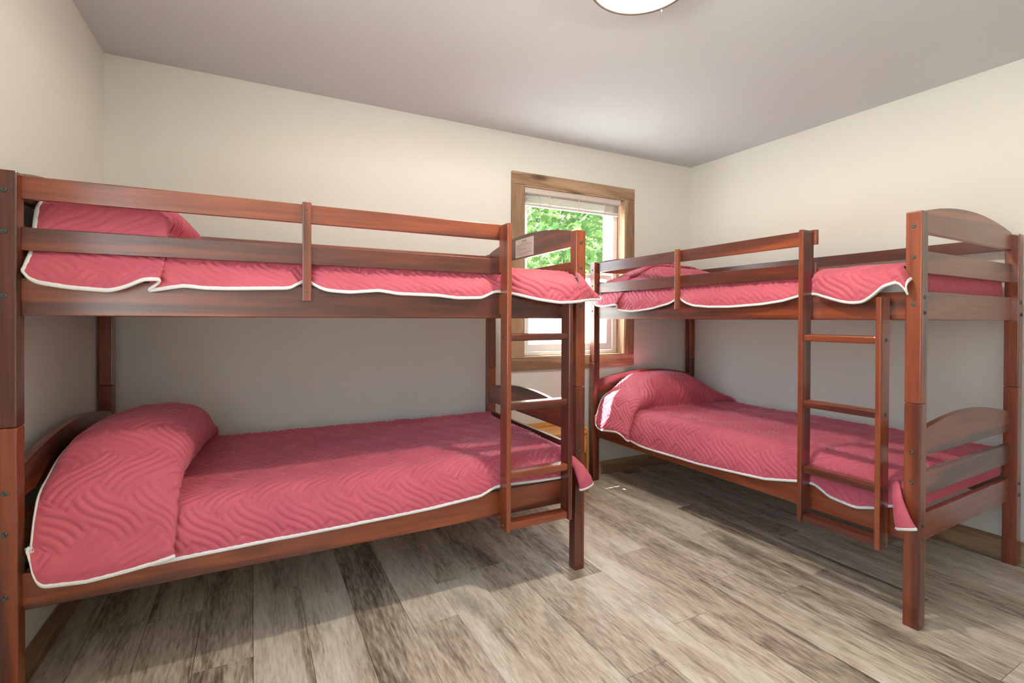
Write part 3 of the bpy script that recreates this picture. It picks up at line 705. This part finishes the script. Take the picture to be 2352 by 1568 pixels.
coverlet(bed, 1.400, 1.284, [
    (0.064, 0.004, 0.15, 1.300, 0.006), (0.075, 0.006, 0.16, 1.278, 0.000), (0.100, 0.008, 0.166, 1.264, -0.004), (0.172, 0.010, 0.165, 1.252, -0.006), (0.264, 0.012, 0.175, 1.245, -0.008), (0.306, 0.014, 0.17, 1.259, -0.010), (0.345, 0.018, 0.16, 1.282, -0.014),
    (0.385, 0.022, 0.12, 1.284, -0.016), (0.394, 0.016, 0.10, 1.282, -0.014), (0.380, 0.010, 0.09, 1.268, -0.008), (0.350, 0.004, 0.07, 1.250, 0.000), (0.356, 0.001, 0.06, 1.249, 0.002),
    (0.448, 0.0, 0.03, 1.268, 0.002), (0.500, 0.0, 0.0, 1.262, 0.0), (0.565, 0, 0, 1.262, -0.002), (0.757, 0, 0, 1.270, 0.002), (0.785, 0, 0, 1.290, 0.022), (0.800, 0, 0, 1.298, 0.032), (0.825, 0, 0, 1.297, 0.030), (0.845, 0, 0, 1.278, 0.008),
    (0.880, 0, 0, 1.266, -0.002), (0.955, 0, 0, 1.261, -0.004), (1.062, 0, 0, 1.272, 0.0), (1.134, 0, 0, 1.261, -0.002), (1.293, 0, 0, 1.259, 0.0), (1.374, 0, 0, 1.250, -0.002), (1.486, 0, 0, 1.254, 0.002), (1.555, 0, 0, 1.284, 0.018), (1.612, 0, 0, 1.280, 0.018),
    (1.66, 0, 0, 1.268, -0.012), (1.734, 0, 0, 1.252, -0.030), (1.832, 0, 0, 1.238, -0.060), (1.90, 0, 0, 1.242, -0.074), (UE, 0, -0.004, 1.247, -0.068)],
    True, 23, 'burgundy quilted coverlet on the upper bunk of the bed along the window wall', pillow_v=(-0.06, 0.19, 0.70, 1.04), skew=0.05,
    flap=[(1.925, 1.388, 1.246, -0.069), (1.955, 1.374, 1.250, -0.064), (1.99, 1.345, 1.254, -0.056), (2.03, 1.308, 1.257, -0.050), (2.060, 1.274, 1.258, -0.046)])
coverlet(bed2, 0.566, 0.428, [
    (0.072, 0.004, 0.15, 0.470, 0.002), (0.086, 0.008, 0.172, 0.415, -0.004), (0.115, 0.010, 0.190, 0.394, -0.006), (0.170, 0.012, 0.205, 0.388, -0.010), (0.260, 0.016, 0.20, 0.402, -0.012), (0.340, 0.022, 0.20, 0.412, -0.014),
    (0.400, 0.024, 0.17, 0.402, -0.014), (0.440, 0.022, 0.13, 0.376, -0.012), (0.446, 0.014, 0.09, 0.372, -0.006), (0.425, 0.006, 0.03, 0.372, 0.002), (0.405, 0.001, 0.0, 0.372, 0.004), (0.425, 0.0, 0.0, 0.370, 0.006),
    (0.500, 0, 0, 0.356, 0.008), (0.575, 0, 0, 0.352, 0.008), (0.982, 0, 0, 0.360, 0.006), (1.376, 0, 0, 0.388, 0.008), (1.548, 0, 0, 0.425, 0.016), (1.607, 0, 0, 0.432, 0.017), (1.682, 0, 0, 0.397, 0.010), (1.786, 0, 0, 0.388, 0.006), (1.858, 0, 0, 0.408, 0.014), (1.905, 0, 0, 0.432, 0.018), (UE, 0, -0.004, 0.44, 0.018)],
    False, 37, 'burgundy quilted coverlet on the lower bunk of the bed beside the window', pillow_v=(-0.02, 0.30, 0.52, 1.00), skew=0.06,
    pouch=[(1.915, 0.030, 0.540, 0.012, 0.010), (1.932, 0.004, 0.525, 0.016, 0.011), (1.946, -0.022, 0.490, 0.019, 0.013), (1.966, -0.036, 0.430, 0.029, 0.018), (1.980, -0.036, 0.390, 0.037, 0.018), (1.983, -0.035, 0.380, 0.036, 0.015)])
coverlet(bed2, 1.400, 1.284, [
    (0.064, 0.006, 0.10, 1.285, 0.002), (0.075, 0.008, 0.115, 1.268, -0.004), (0.110, 0.010, 0.125, 1.262, -0.010), (0.174, 0.012, 0.13, 1.257, -0.010), (0.260, 0.016, 0.14, 1.262, -0.012), (0.318, 0.020, 0.145, 1.266, -0.014),
    (0.328, 0.014, 0.14, 1.262, -0.012), (0.315, 0.008, 0.14, 1.246, -0.006), (0.292, 0.003, 0.14, 1.236, 0.0), (0.300, 0.001, 0.14, 1.233, 0.002), (0.360, 0, 0.14, 1.224, 0.0), (0.437, 0.0, 0.12, 1.219, -0.004), (0.50, 0, 0.08, 1.222, -0.004), (0.56, 0, 0.02, 1.228, -0.002), (0.624, 0, 0.0, 1.234, 0.0), (0.757, 0, 0, 1.262, 0.006),
    (0.792, 0, 0, 1.285, 0.024), (0.803, 0, 0, 1.292, 0.032), (0.825, 0, 0, 1.292, 0.030), (0.850, 0, 0, 1.278, 0.012), (0.890, 0, 0, 1.262, 0.0), (0.944, 0, 0, 1.246, -0.004), (1.051, 0, 0, 1.236, -0.004), (1.18, 0, 0, 1.234, -0.002), (1.357, 0, 0, 1.243, 0.0), (1.462, 0, 0, 1.256, 0.004), (1.551, 0, 0, 1.281, 0.018), (1.605, 0, 0, 1.284, 0.018),
    (1.64, 0, 0, 1.275, 0.000), (1.675, 0, 0, 1.263, -0.008), (1.737, 0, 0, 1.244, -0.014), (1.779, 0, 0, 1.237, -0.016), (1.82, 0, 0, 1.240, -0.018), (1.859, 0, 0, 1.267, -0.024), (1.897, 0, 0, 1.300, -0.034), (UE, 0, -0.004, 1.312, -0.036)],
    True, 51, 'burgundy quilted coverlet on the upper bunk of the bed beside the window', pillow_v=(-0.02, 0.34, 0.66, 1.02), skew=0.05,
    flap=[(1.925, 1.392, 1.309, -0.034), (1.945, 1.385, 1.311, -0.033), (1.962, 1.365, 1.300, -0.031), (1.978, 1.325, 1.268, -0.028)])

# ------------------------------------------------------------------ nightstand between the beds
ns = empty('nightstand', (1.765, 2.815, 0), rad(WB))
tag(ns, 'honey pine nightstand in the gap between the two beds under the window', 'nightstand')
nw, ndp, nh = 0.245, 0.128, 0.418
box('top', -nw + 0.016, nw - 0.016, -ndp + 0.004, ndp, nh - 0.020, nh, M_HONEY[0], ns, bev=0.003)
for sx in (-1, 1):
    xa, xb = sorted((sx * nw, sx * (nw - 0.018)))
    pts = [(-ndp, 0.0), (ndp, 0.0), (ndp, nh + 0.020), (-ndp + 0.03, nh + 0.020)] + [(-ndp + 0.03 - 0.03 * math.sin(a * math.pi / 12), nh - 0.010 + 0.03 * math.cos(a * math.pi / 12)) for a in range(1, 7)]
    bm_obj('side_panel', prism_bm(pts, xa, xb, 'x', bev=0.002), M_HONEY[2], ns)
box('back_lip', -nw + 0.016, nw - 0.016, ndp - 0.016, ndp, nh, nh + 0.028, M_HONEY[0], ns, bev=0.003)
box('back_panel', -nw + 0.016, nw - 0.016, ndp - 0.010, ndp - 0.002, 0.05, nh - 0.02, M_HONEY[0], ns)
dr = box('drawer', -nw + 0.020, nw - 0.020, -ndp, -ndp + 0.018, nh - 0.150, nh - 0.026, M_HONEY[0], ns, bev=0.004)
lathe('knob', [(0.007, 0), (0.007, -0.010), (0.015, -0.016), (0.016, -0.024), (0.010, -0.029), (0.001, -0.030)], M_HONEY[0], dr, n=20, loc=(0, -ndp, nh - 0.088), axis='y')
box('shelf', -nw + 0.016, nw - 0.016, -ndp + 0.01, ndp - 0.01, 0.075, 0.093, M_HONEY[0], ns, bev=0.002)

# ------------------------------------------------------------------ ceiling light
cl_ = empty('ceiling_light', (1.197, 1.307, HC)); tag(cl_, 'round flush ceiling light with glowing white bowl and nickel ring', 'ceiling light')
lathe('base_pan', [(0.150, 0.0), (0.165, -0.004), (0.1665, -0.070), (0.164, -0.072)], M_NICKEL, cl_, n=64)
dome = [(0.166 * math.cos(t), -0.084 - 0.018 * math.sin(t)) for t in [i * math.pi / 2 / 12 for i in range(12)]] + [(0.001, -0.102)]
lathe('glass_bowl', [(0.150, -0.068), (0.162, -0.071), (0.166, -0.080)] + dome, opal_mat(), cl_, n=64)
bulb = bpy.data.lights.new('bulb_light', 'POINT'); bulb.energy = BULB_W; bulb.color = (1.0, 0.90, 0.74); bulb.shadow_soft_size = 0.035
bo = bpy.data.objects.new('bulb_light', bulb); COL.objects.link(bo); bo.parent = cl_; bo.location = (0, 0, -0.084)
bm = bmesh.new(); n1, n2 = 72, 10; rv = []
for i in range(n1):
    a = 2 * math.pi * i / n1
    rv.append([bm.verts.new(((0.1765 + 0.008 * math.cos(t)) * math.cos(a), (0.1765 + 0.008 * math.cos(t)) * math.sin(a), -0.088 + 0.013 * math.sin(t))) for t in [2 * math.pi * k / n2 for k in range(n2)]])
for i in range(n1):
    for k in range(n2): bm.faces.new((rv[i][k], rv[(i + 1) % n1][k], rv[(i + 1) % n1][(k + 1) % n2], rv[i][(k + 1) % n2]))
bm_obj('trim_ring', bm, plain('satin_nickel_ring', (0.12, 0.10, 0.085), 0.45, metal=1.0), cl_, True)
for k in range(3):
    a = rad(24 + 120 * k)
    o = lathe('clip_finial', [(0.001, -0.012), (0.0035, -0.010), (0.0045, 0.0), (0.003, 0.012), (0.001, 0.014)], M_NICKEL, cl_, n=12); o.location = (0.184 * math.cos(a), 0.184 * math.sin(a), -0.096)
    ob = box('clip_arm', -0.004, 0.004, -0.003, 0.003, -0.085, -0.05, M_NICKEL, cl_); ob.location = (0.172 * math.cos(a), 0.172 * math.sin(a), 0)

# ------------------------------------------------------------------ outside
g = box('ground', -60, 60, -40, 80, -0.75, -0.65, M_SOIL); tag(struct(g), 'pale sunlit ground outside the window')
tc_ = box('bounce_terrace', -2.0, 7.0, YW + 0.16, YW + 2.2, -0.66, 0.30, plain('pale_concrete', (0.74, 0.73, 0.70), 0.9, noise=0.08, nscale=6)); tag(struct(tc_), 'added sun-bouncing pale concrete terrace outside the window')  # added reflector slab, sends sunlight up through the window onto the ceiling
def tube(bm, pts, rads, n=8):
    rings = []
    for i, (p, r) in enumerate(zip(pts, rads)):
        t = (pts[min(i + 1, len(pts) - 1)] - pts[max(i - 1, 0)]).normalized(); a = t.orthogonal().normalized(); b_ = t.cross(a)
        rings.append([bm.verts.new(p + (a * math.cos(2 * math.pi * k / n) + b_ * math.sin(2 * math.pi * k / n)) * r) for k in range(n)])
    # keep ring orientation coherent
    for A, B in zip(rings, rings[1:]):
        off = min(range(n), key=lambda q: sum((A[k].co - B[(k + q) % n].co).length for k in range(n)))
        for k in range(n): bm.faces.new((A[k], A[(k + 1) % n], B[(k + 1 + off) % n], B[(k + off) % n]))
    bm.faces.new(rings[0]); bm.faces.new(rings[-1][::-1])
def tree(x, y, h, r, nl, seed, label, lean=0.0):
    rg = random.Random(seed); e = empty('maple_tree', (x, y, -0.65)); tag(e, label, 'tree', 'trees outside the window')
    bm = bmesh.new(); trunk = [Vector((lean * t * h + 0.08 * math.sin(3 * t + seed), 0.05 * math.cos(4 * t), t * h)) for t in [i / 8 for i in range(9)]]
    tube(bm, trunk, [r * (1 - 0.8 * i / 8) for i in range(9)], 10); tb = bm_obj('trunk', bm, M_BARK, e, True)
    tips = []
    for k in range(11):
        t = 0.18 + 0.78 * k / 11; i = min(int(t * 8), 7); p0 = trunk[i].lerp(trunk[i + 1], t * 8 - i)
        a = k * 2.4 + seed; ln = (1.25 - 0.7 * t) * h * 0.30; d = Vector((math.cos(a), math.sin(a), rg.uniform(0.25, 0.8))).normalized()
        pts = [p0 + d * ln * q / 4 + Vector((0, 0, 0.10 * ln * (q / 4) ** 2)) + Vector((rg.uniform(-.05, .05), rg.uniform(-.05, .05), 0)) * q for q in range(5)]
        bm = bmesh.new(); tube(bm, pts, [r * 0.34 * (1 - 0.2 * q) for q in range(5)], 6); bm_obj('branch', bm, M_BARK, e, True)
        tips += [pts[2], pts[3], pts[4], pts[4] + Vector((0, 0, 0.3))]
        for q in (2, 3):
            p1 = pts[q]; d2 = Vector((math.cos(a + 1.2 * (q - 1.5)), math.sin(a + 1.2 * (q - 1.5)), 0.3)).normalized(); tips += [p1 + d2 * ln * 0.3, p1 + d2 * ln * 0.5]
    rs = np.random.RandomState(seed); tp = np.array([list(t) for t in tips])
    c = tp[rs.randint(len(tp), size=nl)] + rs.randn(nl, 3) * np.array([0.32, 0.32, 0.28])
    out = np.array([(0, -.5), (.16, -.22), (.5, -.12), (.30, .10), (.36, .36), (.12, .26), (0, .55), (-.12, .26), (-.36, .36), (-.30, .10), (-.5, -.12), (-.16, -.22)])
    sz = rs.uniform(0.085, 0.15, nl); nrm = rs.randn(nl, 3) * 0.6 + np.array([0, 0, 1.0]); nrm /= np.linalg.norm(nrm, axis=1, keepdims=True)
    t1 = np.cross(nrm, rs.randn(nl, 3)); t1 /= np.linalg.norm(t1, axis=1, keepdims=True); t2 = np.cross(nrm, t1)
    Vv = c[:, None] + sz[:, None, None] * (out[None, :, :1] * t1[:, None] + out[None, :, 1:] * t2[:, None])
    # two quads per half keep each leaf light: fan of quads 0-1-2-3, 0-3-5-6 ...
    I = np.arange(nl)[:, None] * 12
    q = np.concatenate([I + np.array([[0, 1, 3, 5]]), I + np.array([[1, 2, 3, 3]])[:, [0, 1, 2, 2]] * 1, I + np.array([[3, 4, 5, 5]])], 0)
    quads = np.concatenate([I + np.array(f)[None] for f in ([0, 1, 3, 5], [0, 5, 6, 7], [0, 7, 9, 11])], 0)
    tris = np.concatenate([I + np.array(f)[None] for f in ([1, 2, 3], [3, 4, 5], [7, 8, 9], [9, 10, 11])], 0)
    me = bpy.data.meshes.new('crown'); Vf = Vv.reshape(-1, 3).astype(np.float32)
    me.vertices.add(len(Vf)); me.vertices.foreach_set('co', Vf.ravel())
    lp = np.concatenate([quads.ravel(), tris.ravel()]).astype(np.int32); me.loops.add(len(lp)); me.loops.foreach_set('vertex_index', lp)
    ls_ = np.concatenate([np.arange(len(quads)) * 4, len(quads) * 4 + np.arange(len(tris)) * 3]).astype(np.int32)
    me.polygons.add(len(ls_)); me.polygons.foreach_set('loop_start', ls_); me.update(calc_edges=True)
    cr = link_mesh('crown', me, M_LEAF, e); cr['kind'] = 'stuff'
tree(3.9, 6.0, 4.6, 0.08, 6500, 3, 'slim maple tree nearest the window with a forked pale trunk', lean=0.04)
tree(7.7, 10.3, 5.8, 0.09, 7500, 8, 'leafy maple tree seen through the middle of the window', lean=-0.02)
tree(12.9, 16.6, 7.5, 0.11, 7500, 14, 'leafy maple tree seen through the sash side of the window', lean=0.02)
tree(7.0, 17.2, 8.0, 0.13, 7500, 21, 'tall maple tree standing furthest behind the others')
